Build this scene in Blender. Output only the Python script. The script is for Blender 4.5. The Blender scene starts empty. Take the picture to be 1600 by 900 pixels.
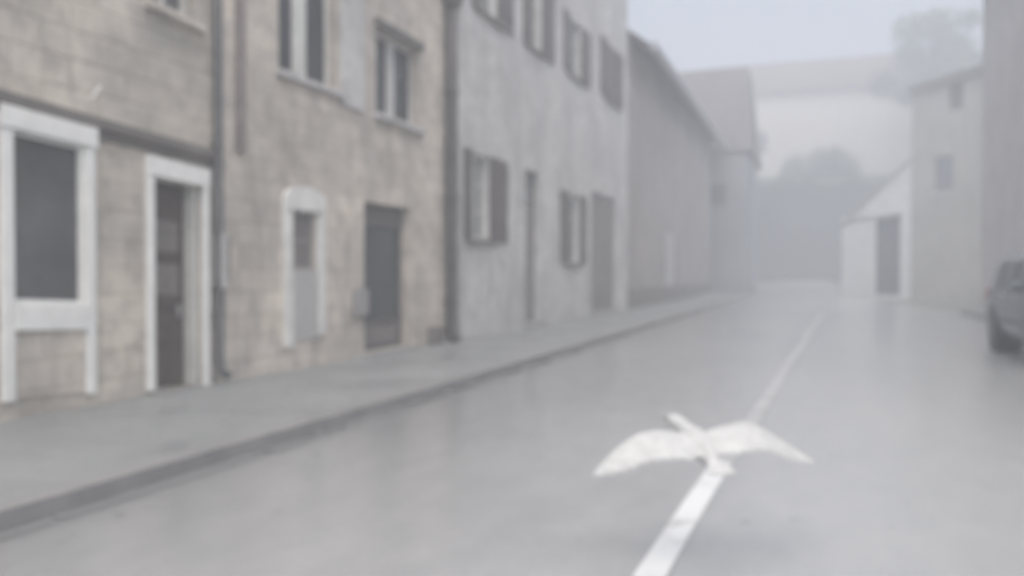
import bpy, bmesh, math, random
from mathutils import Vector, Matrix
R = math.radians
rnd = random.Random(7)
scene = bpy.context.scene
COL = scene.collection

# ------------------------------------------------------------------ camera numbers
CAM_H, FPX = 1.25, 1300.0
YAW, HOR = math.atan(475 / 1300.0), 430.0
PITCH = -math.atan(20 / 1300.0)
SY, CY = math.sin(YAW), math.cos(YAW)

def ray(px, py):
    """street-space direction of a photograph pixel (x right, y up the street, z up)"""
    a, b = (px - 800) / FPX, (HOR - py) / FPX
    return Vector((a * CY - SY, a * SY + CY, b))

def rise(v):
    """height of the street at v metres ahead: level, then climbing gently"""
    t = max(0.0, v - 34.0)
    return 0.00028 * t * t if t < 60 else 0.00028 * 3600 + 0.0336 * (t - 60)

# ------------------------------------------------------------------ materials
def new_mat(name):
    m = bpy.data.materials.new(name); m.use_nodes = True
    nt = m.node_tree
    return m, nt, nt.nodes['Principled BSDF']

def N(nt, kind, **kw):
    n = nt.nodes.new(kind)
    for k, v in kw.items():
        if k in n.inputs.keys(): n.inputs[k].default_value = v
        else: setattr(n, k, v)
    return n

def rgba(c): return (c[0], c[1], c[2], 1.0)

def mat_simple(name, col, rough=0.5, metal=0.0, var=0.15, scale=6.0, bump=0.0, spec=0.5):
    m, nt, p = new_mat(name); L = nt.links.new
    tc = N(nt, 'ShaderNodeTexCoord')
    no = N(nt, 'ShaderNodeTexNoise', Scale=scale, Detail=5.0, Roughness=0.6)
    L(tc.outputs['Object'], no.inputs['Vector'])
    cr = N(nt, 'ShaderNodeValToRGB')
    cr.color_ramp.elements[0].position = 0.3; cr.color_ramp.elements[1].position = 0.7
    cr.color_ramp.elements[0].color = rgba([c * (1 - var) for c in col])
    cr.color_ramp.elements[1].color = rgba([min(1, c * (1 + var)) for c in col])
    L(no.outputs['Fac'], cr.inputs['Fac']); L(cr.outputs['Color'], p.inputs['Base Color'])
    p.inputs['Roughness'].default_value = rough; p.inputs['Metallic'].default_value = metal
    p.inputs['Specular IOR Level'].default_value = spec
    if bump:
        b = N(nt, 'ShaderNodeBump', Strength=bump, Distance=0.02)
        L(no.outputs['Fac'], b.inputs['Height']); L(b.outputs['Normal'], p.inputs['Normal'])
    return m

def mat_wall(name, c1, c2, c3, blocks=0.0, patch=0.9, rough=0.85, streak=0.0):
    """old masonry: large patches of two plasters, finer mottling, optional stone courses"""
    m, nt, p = new_mat(name); L = nt.links.new
    tc = N(nt, 'ShaderNodeTexCoord')
    sep = N(nt, 'ShaderNodeSeparateXYZ'); L(tc.outputs['Object'], sep.inputs[0])
    cmb = N(nt, 'ShaderNodeCombineXYZ')
    add = N(nt, 'ShaderNodeMath', operation='ADD'); L(sep.outputs['X'], add.inputs[0]); L(sep.outputs['Y'], add.inputs[1])
    L(add.outputs[0], cmb.inputs['X']); L(sep.outputs['Z'], cmb.inputs['Y'])
    n1 = N(nt, 'ShaderNodeTexNoise', Scale=patch, Detail=4.0, Roughness=0.55, Distortion=0.4)
    n2 = N(nt, 'ShaderNodeTexNoise', Scale=patch * 4.2, Detail=6.0, Roughness=0.65)
    n3 = N(nt, 'ShaderNodeTexNoise', Scale=22.0, Detail=4.0, Roughness=0.7)
    for n in (n1, n2, n3): L(tc.outputs['Object'], n.inputs['Vector'])
    r1 = N(nt, 'ShaderNodeValToRGB'); e = r1.color_ramp.elements
    e[0].position = 0.36; e[0].color = rgba(c1); e[1].position = 0.62; e[1].color = rgba(c2)
    L(n1.outputs['Fac'], r1.inputs['Fac'])
    mx = N(nt, 'ShaderNodeMix', data_type='RGBA'); r2 = N(nt, 'ShaderNodeValToRGB')
    r2.color_ramp.elements[0].position = 0.46; r2.color_ramp.elements[1].position = 0.68
    L(n2.outputs['Fac'], r2.inputs['Fac']); L(r2.outputs['Color'], mx.inputs['Factor'])
    L(r1.outputs['Color'], mx.inputs['A']); mx.inputs['B'].default_value = rgba(c3)
    out = mx.outputs['Result']
    h = N(nt, 'ShaderNodeMath', operation='MULTIPLY_ADD'); L(n2.outputs['Fac'], h.inputs[0]); h.inputs[1].default_value = 1.5
    L(n3.outputs['Fac'], h.inputs[2])
    hout = h.outputs[0]
    if blocks:
        wob = N(nt, 'ShaderNodeTexNoise', Scale=1.7, Detail=2.0); L(cmb.outputs[0], wob.inputs['Vector'])
        vm = N(nt, 'ShaderNodeVectorMath', operation='MULTIPLY_ADD')
        L(wob.outputs['Color'], vm.inputs[0]); vm.inputs[1].default_value = (0.05, 0.05, 0); L(cmb.outputs[0], vm.inputs[2])
        bk = N(nt, 'ShaderNodeTexBrick', Scale=1.0)
        bk.inputs['Brick Width'].default_value = 0.62; bk.inputs['Row Height'].default_value = 0.27
        bk.inputs['Mortar Size'].default_value = 0.018; bk.inputs['Mortar Smooth'].default_value = 0.6
        bk.inputs['Color1'].default_value = (1, 1, 1, 1); bk.inputs['Color2'].default_value = (0.72, 0.71, 0.70, 1)
        bk.inputs['Mortar'].default_value = (0.62, 0.6, 0.58, 1)
        L(vm.outputs[0], bk.inputs['Vector'])
        ml = N(nt, 'ShaderNodeMix', data_type='RGBA', blend_type='MULTIPLY'); ml.inputs['Factor'].default_value = blocks
        L(out, ml.inputs['A']); L(bk.outputs['Color'], ml.inputs['B']); out = ml.outputs['Result']
        h2 = N(nt, 'ShaderNodeMath', operation='SUBTRACT'); L(hout, h2.inputs[0]); L(bk.outputs['Fac'], h2.inputs[1]); hout = h2.outputs[0]
    if streak:     # rain-washed streaks and grime, long in z
        smp = N(nt, 'ShaderNodeMapping'); smp.inputs['Scale'].default_value = (1.6, 1.6, 0.35); L(tc.outputs['Object'], smp.inputs['Vector'])
        sn = N(nt, 'ShaderNodeTexNoise', Scale=1.5, Detail=6.0, Roughness=0.7, Distortion=0.6); L(smp.outputs[0], sn.inputs['Vector'])
        sr = N(nt, 'ShaderNodeMapRange'); sr.inputs['From Min'].default_value = 0.48; sr.inputs['From Max'].default_value = 0.68; sr.inputs['To Min'].default_value = 1.0; sr.inputs['To Max'].default_value = 1.0 - streak
        L(sn.outputs['Fac'], sr.inputs['Value'])
        ms = N(nt, 'ShaderNodeMix', data_type='RGBA', blend_type='MULTIPLY'); ms.inputs['Factor'].default_value = 1.0
        L(out, ms.inputs['A']); L(sr.outputs[0], ms.inputs['B']); out = ms.outputs['Result']
    L(out, p.inputs['Base Color'])
    p.inputs['Roughness'].default_value = rough
    b = N(nt, 'ShaderNodeBump', Strength=0.45, Distance=0.02); L(hout, b.inputs['Height']); L(b.outputs['Normal'], p.inputs['Normal'])
    return m

def mat_wet(name, c1, c2, r1=0.16, r2=0.5, scale=0.5, bump=0.1, stretch=1.0, spec=0.5, house_shade=None):
    """wet pavement: patches of standing water (smooth) between damp rough ground"""
    m, nt, p = new_mat(name); L = nt.links.new
    tc = N(nt, 'ShaderNodeTexCoord'); mp = N(nt, 'ShaderNodeMapping'); mp.inputs['Scale'].default_value = (1, stretch, 1)
    L(tc.outputs['Object'], mp.inputs['Vector'])
    n1 = N(nt, 'ShaderNodeTexNoise', Scale=scale, Detail=4.0, Roughness=0.55)
    n2 = N(nt, 'ShaderNodeTexNoise', Scale=60.0, Detail=3.0)
    n4 = N(nt, 'ShaderNodeTexNoise', Scale=4.0, Detail=5.0, Roughness=0.7)
    L(mp.outputs[0], n1.inputs['Vector']); L(tc.outputs['Object'], n2.inputs['Vector']); L(mp.outputs[0], n4.inputs['Vector'])
    cr = N(nt, 'ShaderNodeValToRGB'); e = cr.color_ramp.elements
    e[0].position = 0.35; e[0].color = rgba(c1); e[1].position = 0.65; e[1].color = rgba(c2)
    av = N(nt, 'ShaderNodeMath', operation='MULTIPLY_ADD'); L(n4.outputs['Fac'], av.inputs[0]); av.inputs[1].default_value = 0.4
    sb = N(nt, 'ShaderNodeMath', operation='MULTIPLY'); L(n1.outputs['Fac'], sb.inputs[0]); sb.inputs[1].default_value = 0.6
    L(sb.outputs[0], av.inputs[2]); L(av.outputs[0], cr.inputs['Fac'])
    if house_shade:      # shade and reflection of the left houses, painted into the asphalt colour
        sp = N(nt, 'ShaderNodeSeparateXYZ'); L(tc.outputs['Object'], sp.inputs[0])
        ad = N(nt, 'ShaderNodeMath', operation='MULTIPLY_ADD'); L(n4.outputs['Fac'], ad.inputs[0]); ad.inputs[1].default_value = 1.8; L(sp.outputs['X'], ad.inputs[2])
        lm = N(nt, 'ShaderNodeMapRange'); lm.inputs['From Min'].default_value = house_shade[0]; lm.inputs['From Max'].default_value = house_shade[1]; lm.inputs['To Min'].default_value = house_shade[2]; lm.inputs['To Max'].default_value = 1.0
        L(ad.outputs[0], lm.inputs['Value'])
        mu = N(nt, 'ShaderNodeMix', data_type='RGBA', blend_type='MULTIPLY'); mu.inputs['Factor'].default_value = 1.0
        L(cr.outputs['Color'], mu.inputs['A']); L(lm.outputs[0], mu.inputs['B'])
        sn = N(nt, 'ShaderNodeTexNoise', Scale=7.0, Detail=2.0); L(tc.outputs['Object'], sn.inputs['Vector'])
        sr = N(nt, 'ShaderNodeMapRange'); sr.inputs['From Min'].default_value = 0.69; sr.inputs['From Max'].default_value = 0.73; sr.inputs['To Min'].default_value = 1.0; sr.inputs['To Max'].default_value = 0.72
        L(sn.outputs['Fac'], sr.inputs['Value'])
        m3 = N(nt, 'ShaderNodeMix', data_type='RGBA', blend_type='MULTIPLY'); m3.inputs['Factor'].default_value = 1.0
        L(mu.outputs['Result'], m3.inputs['A']); L(sr.outputs[0], m3.inputs['B']); L(m3.outputs['Result'], p.inputs['Base Color'])
    else: L(cr.outputs['Color'], p.inputs['Base Color'])
    mr = N(nt, 'ShaderNodeMapRange'); mr.inputs['From Min'].default_value = 0.38; mr.inputs['From Max'].default_value = 0.6
    mr.inputs['To Min'].default_value = r1; mr.inputs['To Max'].default_value = r2
    L(n1.outputs['Fac'], mr.inputs['Value']); L(mr.outputs[0], p.inputs['Roughness'])
    p.inputs['Specular IOR Level'].default_value = spec
    b = N(nt, 'ShaderNodeBump', Strength=bump, Distance=0.01); L(n2.outputs['Fac'], b.inputs['Height']); L(b.outputs['Normal'], p.inputs['Normal'])
    return m

M = {}
M['stone_a'] = mat_wall('stone_a', (0.401, 0.376, 0.345), (0.667, 0.612, 0.528), (0.378, 0.350, 0.322), blocks=0.5, patch=0.8, streak=0.2)
M['stone_b'] = mat_wall('stone_b', (0.497, 0.465, 0.422), (0.747, 0.676, 0.590), (0.465, 0.433, 0.400), blocks=0.55, patch=0.8, streak=0.26)
M['plaster'] = mat_wall('plaster', (0.485, 0.478, 0.478), (0.643, 0.636, 0.626), (0.443, 0.427, 0.421), patch=0.7, streak=0.22)
M['plaster_far'] = mat_wall('plaster_far', (0.299, 0.274, 0.265), (0.379, 0.349, 0.334), (0.279, 0.254, 0.249), patch=0.35, streak=0.3)
M['plaster_grey'] = mat_wall('plaster_grey', (0.212, 0.233, 0.254), (0.276, 0.292, 0.307), (0.233, 0.244, 0.265), patch=0.3)
M['plaster_right'] = mat_wall('plaster_right', (0.472, 0.453, 0.440), (0.562, 0.536, 0.523), (0.511, 0.485, 0.472), patch=0.6, streak=0.25)
M['plaster_pale'] = mat_wall('plaster_pale', (0.422, 0.413, 0.384), (0.518, 0.505, 0.471), (0.451, 0.442, 0.422), patch=0.35, streak=0.2)
M['plaster_white'] = mat_wall('plaster_white', (0.726, 0.737, 0.748), (0.814, 0.820, 0.820), (0.682, 0.682, 0.682), patch=0.5)
M['plaster_rose'] = mat_wall('plaster_rose', (0.496, 0.451, 0.414), (0.556, 0.511, 0.474), (0.481, 0.436, 0.399), patch=0.2)
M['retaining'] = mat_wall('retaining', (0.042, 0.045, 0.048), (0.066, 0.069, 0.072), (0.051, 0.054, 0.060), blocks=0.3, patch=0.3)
M['string'] = mat_wall('string', (0.13, 0.12, 0.115), (0.20, 0.185, 0.17), (0.15, 0.135, 0.125), patch=2.0)
M['white'] = mat_simple('white_paint', (0.755, 0.755, 0.734), 0.5, var=0.08, scale=5, bump=0.05)
M['white_dirty'] = mat_simple('white_dirty', (0.62, 0.62, 0.59), 0.55, var=0.14, scale=3.5, bump=0.08)
M['white_worn'] = mat_simple('white_worn', (0.70, 0.695, 0.67), 0.6, var=0.14, scale=3.0, bump=0.15)
M['glass_dark'] = mat_simple('upper_glass', (0.04, 0.042, 0.05), 0.15, var=0.35, scale=1.5)
M['glass'] = mat_simple('window_glass', (0.103, 0.105, 0.106), 0.12, var=0.35, scale=1.5)
M['glass_teal'] = mat_simple('door_glass', (0.046, 0.056, 0.058), 0.15, var=0.4, scale=1.5)
M['curtain'] = mat_simple('net_curtain', (0.219, 0.228, 0.233), 0.7, var=0.1, scale=4)
M['shutter_brown'] = mat_simple('shutter_brown', (0.10, 0.082, 0.078), 0.55, var=0.25, scale=5)
M['shutter_grey'] = mat_simple('shutter_grey', (0.115, 0.105, 0.105), 0.55, var=0.2, scale=5)
M['shutter_mid'] = mat_simple('letter_box', (0.30, 0.29, 0.29), 0.5, var=0.1)
M['door_brown'] = mat_simple('door_brown', (0.085, 0.068, 0.06), 0.5, var=0.3, scale=6)
M['letter_brown'] = mat_simple('strip_brown', (0.24, 0.21, 0.20), 0.6, var=0.2)
M['door_grey'] = mat_simple('door_grey', (0.19, 0.175, 0.165), 0.55, var=0.2, scale=5)
M['door_far'] = mat_simple('door_far', (0.10, 0.115, 0.13), 0.5, var=0.2, scale=3)
M['iron'] = mat_simple('iron_pipe', (0.075, 0.068, 0.066), 0.5, var=0.35, scale=4)
M['zinc'] = mat_simple('zinc_pipe', (0.115, 0.115, 0.118), 0.45, var=0.25, scale=4)
M['gutter'] = mat_simple('pale_gutter', (0.40, 0.41, 0.44), 0.4, var=0.15, scale=4)
M['box'] = mat_simple('meter_box', (0.44, 0.43, 0.42), 0.5, var=0.08, scale=6)
M['steel'] = mat_simple('steel', (0.42, 0.42, 0.42), 0.35, 0.6, var=0.1)
M['tile_dark'] = mat_wall('tile_dark', (0.10, 0.088, 0.092), (0.15, 0.13, 0.132), (0.12, 0.105, 0.108), patch=1.2)
M['tile_red'] = mat_wall('tile_red', (0.100, 0.065, 0.055), (0.118, 0.080, 0.067), (0.090, 0.060, 0.052), patch=0.8)
M['road'] = mat_wet('road', (0.30, 0.305, 0.31), (0.40, 0.40, 0.40), 0.30, 0.38, 0.35, 0.08, 0.5, house_shade=(-3.2, 0.2, 0.70))
_p = M['road'].node_tree.nodes['Principled BSDF']; _p.inputs['Coat Weight'].default_value = 0.6; _p.inputs['Coat Roughness'].default_value = 0.22; _p.inputs['Coat IOR'].default_value = 1.33
M['pave'] = mat_wet('pavement', (0.215, 0.225, 0.228), (0.285, 0.292, 0.292), 0.3, 0.6, 0.9, 0.15)
M['kerb'] = mat_wet('kerb', (0.216, 0.216, 0.216), (0.292, 0.286, 0.281), 0.35, 0.6, 2.0, 0.15)
M['channel'] = mat_wet('channel', (0.182, 0.188, 0.195), (0.266, 0.266, 0.266), 0.2, 0.5, 1.2, 0.15)
M['seam'] = mat_wet('seam', (0.16, 0.16, 0.16), (0.21, 0.21, 0.21), 0.32, 0.45, 3.0, 0.1)
M['ground'] = mat_wet('ground', (0.16, 0.165, 0.14), (0.22, 0.22, 0.19), 0.5, 0.8, 0.2, 0.2)
M['hill'] = mat_simple('hill_turf', (0.075, 0.10, 0.055), 0.9, var=0.35, scale=0.6, bump=0.3)
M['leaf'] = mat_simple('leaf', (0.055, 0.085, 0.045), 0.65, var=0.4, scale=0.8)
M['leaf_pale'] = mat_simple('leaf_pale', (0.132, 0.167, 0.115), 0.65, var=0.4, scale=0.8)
M['bark'] = mat_simple('bark', (0.09, 0.075, 0.06), 0.9, var=0.3, scale=5, bump=0.4)
M['bird'] = mat_simple('bird_plumage', (0.48, 0.482, 0.475), 0.8, var=0.13, scale=14)
M['beak'] = mat_simple('beak', (0.36, 0.34, 0.30), 0.4, var=0.1)
M['black'] = mat_simple('black', (0.016, 0.016, 0.017), 0.4, var=0.2)
M['rubber'] = mat_simple('rubber', (0.038, 0.038, 0.041), 0.7, var=0.2, scale=10)
M['car'] = mat_simple('car_paint', (0.130, 0.144, 0.159), 0.25, 0.3, var=0.06, scale=3)
M['car_glass'] = mat_simple('car_glass', (0.03, 0.036, 0.042), 0.08, var=0.2)
M['lamp_red'] = mat_simple('lamp_red', (0.30, 0.02, 0.02), 0.2, var=0.1)
M['lamp_clear'] = mat_simple('lamp_clear', (0.6, 0.62, 0.64), 0.15, 0.2, var=0.1)

def mat_line(name='line_paint', worn=(0.38, 0.38, 0.38, 1), paint=(0.70, 0.71, 0.715, 1), p0=0.36, p1=0.5):
    """white road paint worn through to the asphalt in places"""
    m, nt, p = new_mat(name); L = nt.links.new
    tc = N(nt, 'ShaderNodeTexCoord')
    n = N(nt, 'ShaderNodeTexNoise', Scale=2.2, Detail=7.0, Roughness=0.7); L(tc.outputs['Object'], n.inputs['Vector'])
    cr = N(nt, 'ShaderNodeValToRGB'); e = cr.color_ramp.elements
    e[0].position = p0; e[0].color = worn; e[1].position = p1; e[1].color = paint
    L(n.outputs['Fac'], cr.inputs['Fac']); L(cr.outputs['Color'], p.inputs['Base Color']); p.inputs['Roughness'].default_value = 0.4
    return m
M['line'] = mat_line()
M['line_worn'] = mat_line('line_worn', (0.35, 0.35, 0.355, 1), (0.48, 0.485, 0.49, 1), 0.36, 0.62)

# ------------------------------------------------------------------ mesh helpers
class MB:
    def __init__(self): self.v, self.f = [], []
    def add(self, vs, fs):
        o = len(self.v); self.v += [tuple(p) for p in vs]; self.f += [tuple(i + o for i in f) for f in fs]; return self
    def quad(self, a, b, c, d): return self.add([a, b, c, d], [(0, 1, 2, 3)])
    def box(self, T, s0, s1, n0, n1, z0, z1):
        vs = [T(s, n, z) for z in (z0, z1) for n in (n0, n1) for s in (s0, s1)]
        return self.add(vs, [(0, 2, 3, 1), (4, 5, 7, 6), (0, 1, 5, 4), (2, 6, 7, 3), (0, 4, 6, 2), (1, 3, 7, 5)])
    def tube(self, pts, rad, seg=10, cap=True):
        rings = []
        for i, p in enumerate(pts):
            p = Vector(p); a = Vector(pts[max(i - 1, 0)]); b = Vector(pts[min(i + 1, len(pts) - 1)])
            d = (b - a).normalized(); up = Vector((0, 0, 1)) if abs(d.z) < 0.9 else Vector((1, 0, 0))
            x = d.cross(up).normalized(); y = d.cross(x)
            r = rad[i] if isinstance(rad, (list, tuple)) else rad
            rings.append([p + x * r * math.cos(2 * math.pi * k / seg) + y * r * math.sin(2 * math.pi * k / seg) for k in range(seg)])
        vs = [q for r_ in rings for q in r_]; fs = []
        for i in range(len(rings) - 1):
            for k in range(seg):
                fs.append((i * seg + k, i * seg + (k + 1) % seg, (i + 1) * seg + (k + 1) % seg, (i + 1) * seg + k))
        if cap: fs += [tuple(range(seg))[::-1], tuple((len(rings) - 1) * seg + k for k in range(seg))]
        return self.add(vs, fs)
    def build(self, name, mat, parent=None, smooth=False, bevel=0.0):
        me = bpy.data.meshes.new(name); me.from_pydata(self.v, [], self.f)
        bm = bmesh.new(); bm.from_mesh(me); bmesh.ops.remove_doubles(bm, verts=bm.verts, dist=1e-5)
        bmesh.ops.recalc_face_normals(bm, faces=bm.faces); bm.to_mesh(me); bm.free()
        me.materials.append(mat)
        if smooth:
            for p in me.polygons: p.use_smooth = True
        o = bpy.data.objects.new(name, me); COL.objects.link(o)
        if parent: o.parent = parent
        if bevel:
            b = o.modifiers.new('bevel', 'BEVEL'); b.width = bevel; b.segments = 2; b.limit_method = 'ANGLE'
        return o

def tag(o, label=None, cat=None, group=None, kind=None):
    if label: o['label'] = label
    if cat: o['category'] = cat
    if group: o['group'] = group
    if kind: o['kind'] = kind
    return o

def thing(name, loc, label, cat, group=None):
    o = bpy.data.objects.new(name, None); COL.objects.link(o); o.location = loc; o.empty_display_size = 0.2
    return tag(o, label, cat, group)

# ------------------------------------------------------------------ setting
def camber(u): return -0.07 * min(1.6, (abs(u + 0.6) / 3.2)) ** 2

def strip(name, mat, ul, ur, v0, v1, dz, step=1.0, nu=6, drop=0.0, cam=False):
    """a sheet following the street between two edges given as functions of v"""
    m = MB(); n = max(1, int((v1 - v0) / step)); rows = []
    for i in range(n + 1):
        v = v0 + (v1 - v0) * i / n; a, b = ul(v), ur(v)
        rows.append([(a + (b - a) * k / nu, v, rise(v) + dz + (camber(a + (b - a) * k / nu) if cam else 0)) for k in range(nu + 1)])
    for i in range(n):
        for k in range(nu): m.quad(rows[i][k], rows[i][k + 1], rows[i + 1][k + 1], rows[i + 1][k])
    if drop:
        for i in range(n):
            for k in (0, nu):
                a, b = rows[i][k], rows[i + 1][k]
                m.quad(a, b, (b[0], b[1], b[2] - drop), (a[0], a[1], a[2] - drop))
    return tag(m.build(name, mat), kind='structure')

WALL_U, KERB_U, RK_U = -6.37, -3.93, 5.0
c = lambda k: (lambda v: k)
def right_edge(v):
    if v < 36: return RK_U
    if v < 55: return RK_U + (1.25 - RK_U) * (v - 36) / 19
    return 1.25
g = MB()
gn = 40
gx = [-220 + 440 * i / gn for i in range(gn + 1)]; gy = [-90] + [-60 + 4 * i for i in range(36)] + [85.9]
for j in range(len(gy) - 1):
    for i in range(gn):
        g.quad(*[(gx[a], gy[b], rise(gy[b]) - 0.25) for a, b in ((i, j), (i + 1, j), (i + 1, j + 1), (i, j + 1))])
tag(g.build('ground', M['ground']), kind='structure')
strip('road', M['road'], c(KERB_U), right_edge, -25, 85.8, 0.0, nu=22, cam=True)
strip('gutter_channel', M['channel'], c(KERB_U + 0.01), c(KERB_U + 0.13), -25, 54, 0.006, nu=1, cam=True)
strip('pavement', M['pave'], c(WALL_U - 0.3), c(KERB_U - 0.16), -25, 54.8, 0.03, nu=3)
strip('kerb', M['kerb'], c(KERB_U - 0.16), c(KERB_U), -25, 54.8, 0.036, nu=1, drop=0.2)
strip('pavement', M['pave'], lambda v: RK_U + 0.12, lambda v: RK_U + 0.9, -25, 34.5, -0.01, nu=1)
strip('kerb', M['kerb'], lambda v: RK_U, lambda v: RK_U + 0.12, -25, 34.5, -0.004, nu=1, drop=0.3)
# centre line: solid, slowly wandering with the crown of the road
cl = lambda v: -0.755 + 0.033 * v + 0.012 * math.sin(v * 0.9)
strip('centre_line', M['line'], lambda v: cl(v) - 0.065, lambda v: cl(v) + 0.065, -6, 5.6, 0.006, step=0.4, nu=1)
strip('centre_line', M['line_worn'], lambda v: cl(v) - 0.065, lambda v: cl(v) + 0.065, 5.6, 30, 0.006, step=0.4, nu=1)
# hillside behind the retaining wall
h = MB()
hy = [86.0, 90, 96, 104, 116, 130, 150, 175]; hz = [9.6, 10.6, 11.8, 12.6, 13.4, 14.2, 15.0, 15.5]
hx = [-220 + 20 * i for i in range(23)]
H = lambda i, j: (hx[i], hy[j], hz[j] + (0.5 * math.sin(hx[i] * 0.13 + j) if j else 0) - (0 if abs(hx[i]) < 61 else 0.06 * (abs(hx[i]) - 60) * (0.5 if j else 0.5)))
for j in range(len(hy) - 1):
    for i in range(22): h.quad(H(i, j), H(i + 1, j), H(i + 1, j + 1), H(i, j + 1))
for i in range(22):
    a, b = H(i, 0), H(i + 1, 0); h.quad((a[0], 86.0, -1), (b[0], 86.0, -1), b, a)
tag(h.build('hillside', M['hill']), kind='structure')

# ------------------------------------------------------------------ houses
class House:
    """a house whose street wall runs from a to b (plan points); the outward side is on the right of a->b when side=+1"""
    def __init__(self, name, label, a, b, top, depth, mat, side=1, cat='house', shear=0.0, base=-0.4, group=None, wedge=None):
        self.a, self.b = Vector((a[0], a[1], 0)), Vector((b[0], b[1], 0))
        self.d = (self.b - self.a).normalized(); self.L = (self.b - self.a).length
        self.n = Vector((self.d.y, -self.d.x, 0)) * side
        self.z0 = min(rise(a[1]), rise(b[1])); self.top, self.depth, self.base = top, depth, base
        self.shear, self.sref = shear, 0.0
        self.root = thing(name, (self.a.x, self.a.y, self.z0), label, cat, group)
        self.holes, self.mat, self.wedge = [], mat, wedge
    def T(self, s, n, z, sh=True):
        p = self.d * s + self.n * n
        return (p.x, p.y, z + (self.shear * (s - self.sref) if sh else 0))
    def hit(self, px, py, off=0.0):
        """photograph pixel -> (s, z) on the wall plane"""
        r_ = ray(px, py); O = Vector((0, 0, CAM_H))
        k = (self.a + self.n * off - O).dot(self.n) / Vector((r_.x, r_.y, 0)).dot(self.n)
        p = O + r_ * k
        return (p - self.a).dot(self.d), p.z - self.z0
    def rect(self, x0, x1, y0, y1):
        """opening rectangle from pixels: returns s0, s1, z0, z1 (shear removed)"""
        s0, s1 = self.hit(x0, 0)[0], self.hit(x1, 0)[0]; xc = (x0 + x1) / 2
        sc, zt = self.hit(xc, y0); zb = self.hit(xc, y1)[1]
        k = self.shear * (sc - self.sref)
        return s0, s1, zb - k, zt - k
    def hole(self, r_, depth): self.holes.append((r_, depth)); return r_
    def topz(self, s): return self.top if not self.wedge else self.wedge[0] + (self.wedge[1] - self.wedge[0]) * s / self.L
    def wall(self, seg=1.0):
        m = MB()
        ss = {0.0, self.L}; zs = {self.base, min(self.top, self.topz(0))}
        for (s0, s1, z0, z1), _ in self.holes: ss |= {s0, s1}; zs |= {z0, z1}
        ss, zs = sorted(ss), sorted(zs)
        ztop = zs[-1]
        for i in range(len(ss) - 1):
            for j in range(len(zs) - 1):
                sc, zc = (ss[i] + ss[i + 1]) / 2, (zs[j] + zs[j + 1]) / 2
                if any(s0 < sc < s1 and z0 < zc < z1 for (s0, s1, z0, z1), _ in self.holes): continue
                edge = j == len(zs) - 2
                m.quad(self.T(ss[i], 0, zs[j]), self.T(ss[i + 1], 0, zs[j]), self.T(ss[i + 1], 0, zs[j + 1]), self.T(ss[i], 0, zs[j + 1]))
        for (s0, s1, z0, z1), d in self.holes:
            q = lambda *c4: m.quad(*[self.T(*k) for k in c4])
            q((s0, 0, z0), (s0, 0, z1), (s0, -d, z1), (s0, -d, z0)); q((s1, 0, z0), (s1, 0, z1), (s1, -d, z1), (s1, -d, z0))
            q((s0, 0, z1), (s1, 0, z1), (s1, -d, z1), (s0, -d, z1)); q((s0, 0, z0), (s1, 0, z0), (s1, -d, z0), (s0, -d, z0))
            q((s0, -d, z0), (s1, -d, z0), (s1, -d, z1), (s0, -d, z1))
        D = self.depth; t0, t1 = self.topz(0), self.topz(self.L); L = self.L
        if self.wedge: m.add([self.T(0, 0, ztop), self.T(L, 0, ztop), self.T(L, 0, t1), self.T(0, 0, t0)][:3 if abs(t0 - ztop) < 1e-6 else 4], [(0, 1, 2) if abs(t0 - ztop) < 1e-6 else (0, 1, 2, 3)])
        b0 = self.base
        m.quad(self.T(0, 0, b0), self.T(0, -D, b0), self.T(0, -D, t0), self.T(0, 0, t0))
        m.quad(self.T(L, 0, b0), self.T(L, -D, b0), self.T(L, -D, t1), self.T(L, 0, t1))
        m.quad(self.T(0, -D, b0), self.T(L, -D, b0), self.T(L, -D, t1), self.T(0, -D, t0))
        m.quad(self.T(0, 0, t0), self.T(L, 0, t1), self.T(L, -D, t1), self.T(0, -D, t0))
        self.wall_o = m.build('wall', self.mat, self.root); return self.wall_o
    def gable_roof(self, pitch, mat, over=0.35, ends=0.15):
        """ridge along the street"""
        m = MB(); D, L = self.depth, self.L; zr = self.top + math.tan(pitch) * D / 2; th = 0.16
        ez = self.top - math.tan(pitch) * over
        for (n0, z0, n1, z1) in ((over, ez, -D / 2, zr), (-D - over, ez, -D / 2, zr)):
            a = [self.T(-ends, n0, z0, False), self.T(L + ends, n0, z0, False), self.T(L + ends, n1, z1, False), self.T(-ends, n1, z1, False)]
            b = [(x, y, z + th) for x, y, z in a]
            m.add(a + b, [(0, 1, 2, 3), (4, 7, 6, 5), (0, 4, 5, 1), (1, 5, 6, 2), (2, 6, 7, 3), (3, 7, 4, 0)])
        o = m.build('roof', mat, self.root)
        for s in (0.02, L - 0.02):
            e = MB(); e.add([self.T(s, -0.02, self.top - 0.01, False), self.T(s, -D + 0.02, self.top - 0.01, False), self.T(s, -D / 2, zr - 0.02, False)], [(0, 1, 2)])
            e.build('gable', self.mat, self.root)
        return o
    def eaves_gutter(self, mat, z, n=0.4, r=0.07):
        m = MB(); m.tube([self.T(-0.1, n, z, False), self.T(self.L + 0.1, n, z, False)], r, 8); return m.build('gutter', mat, self.root)
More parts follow.
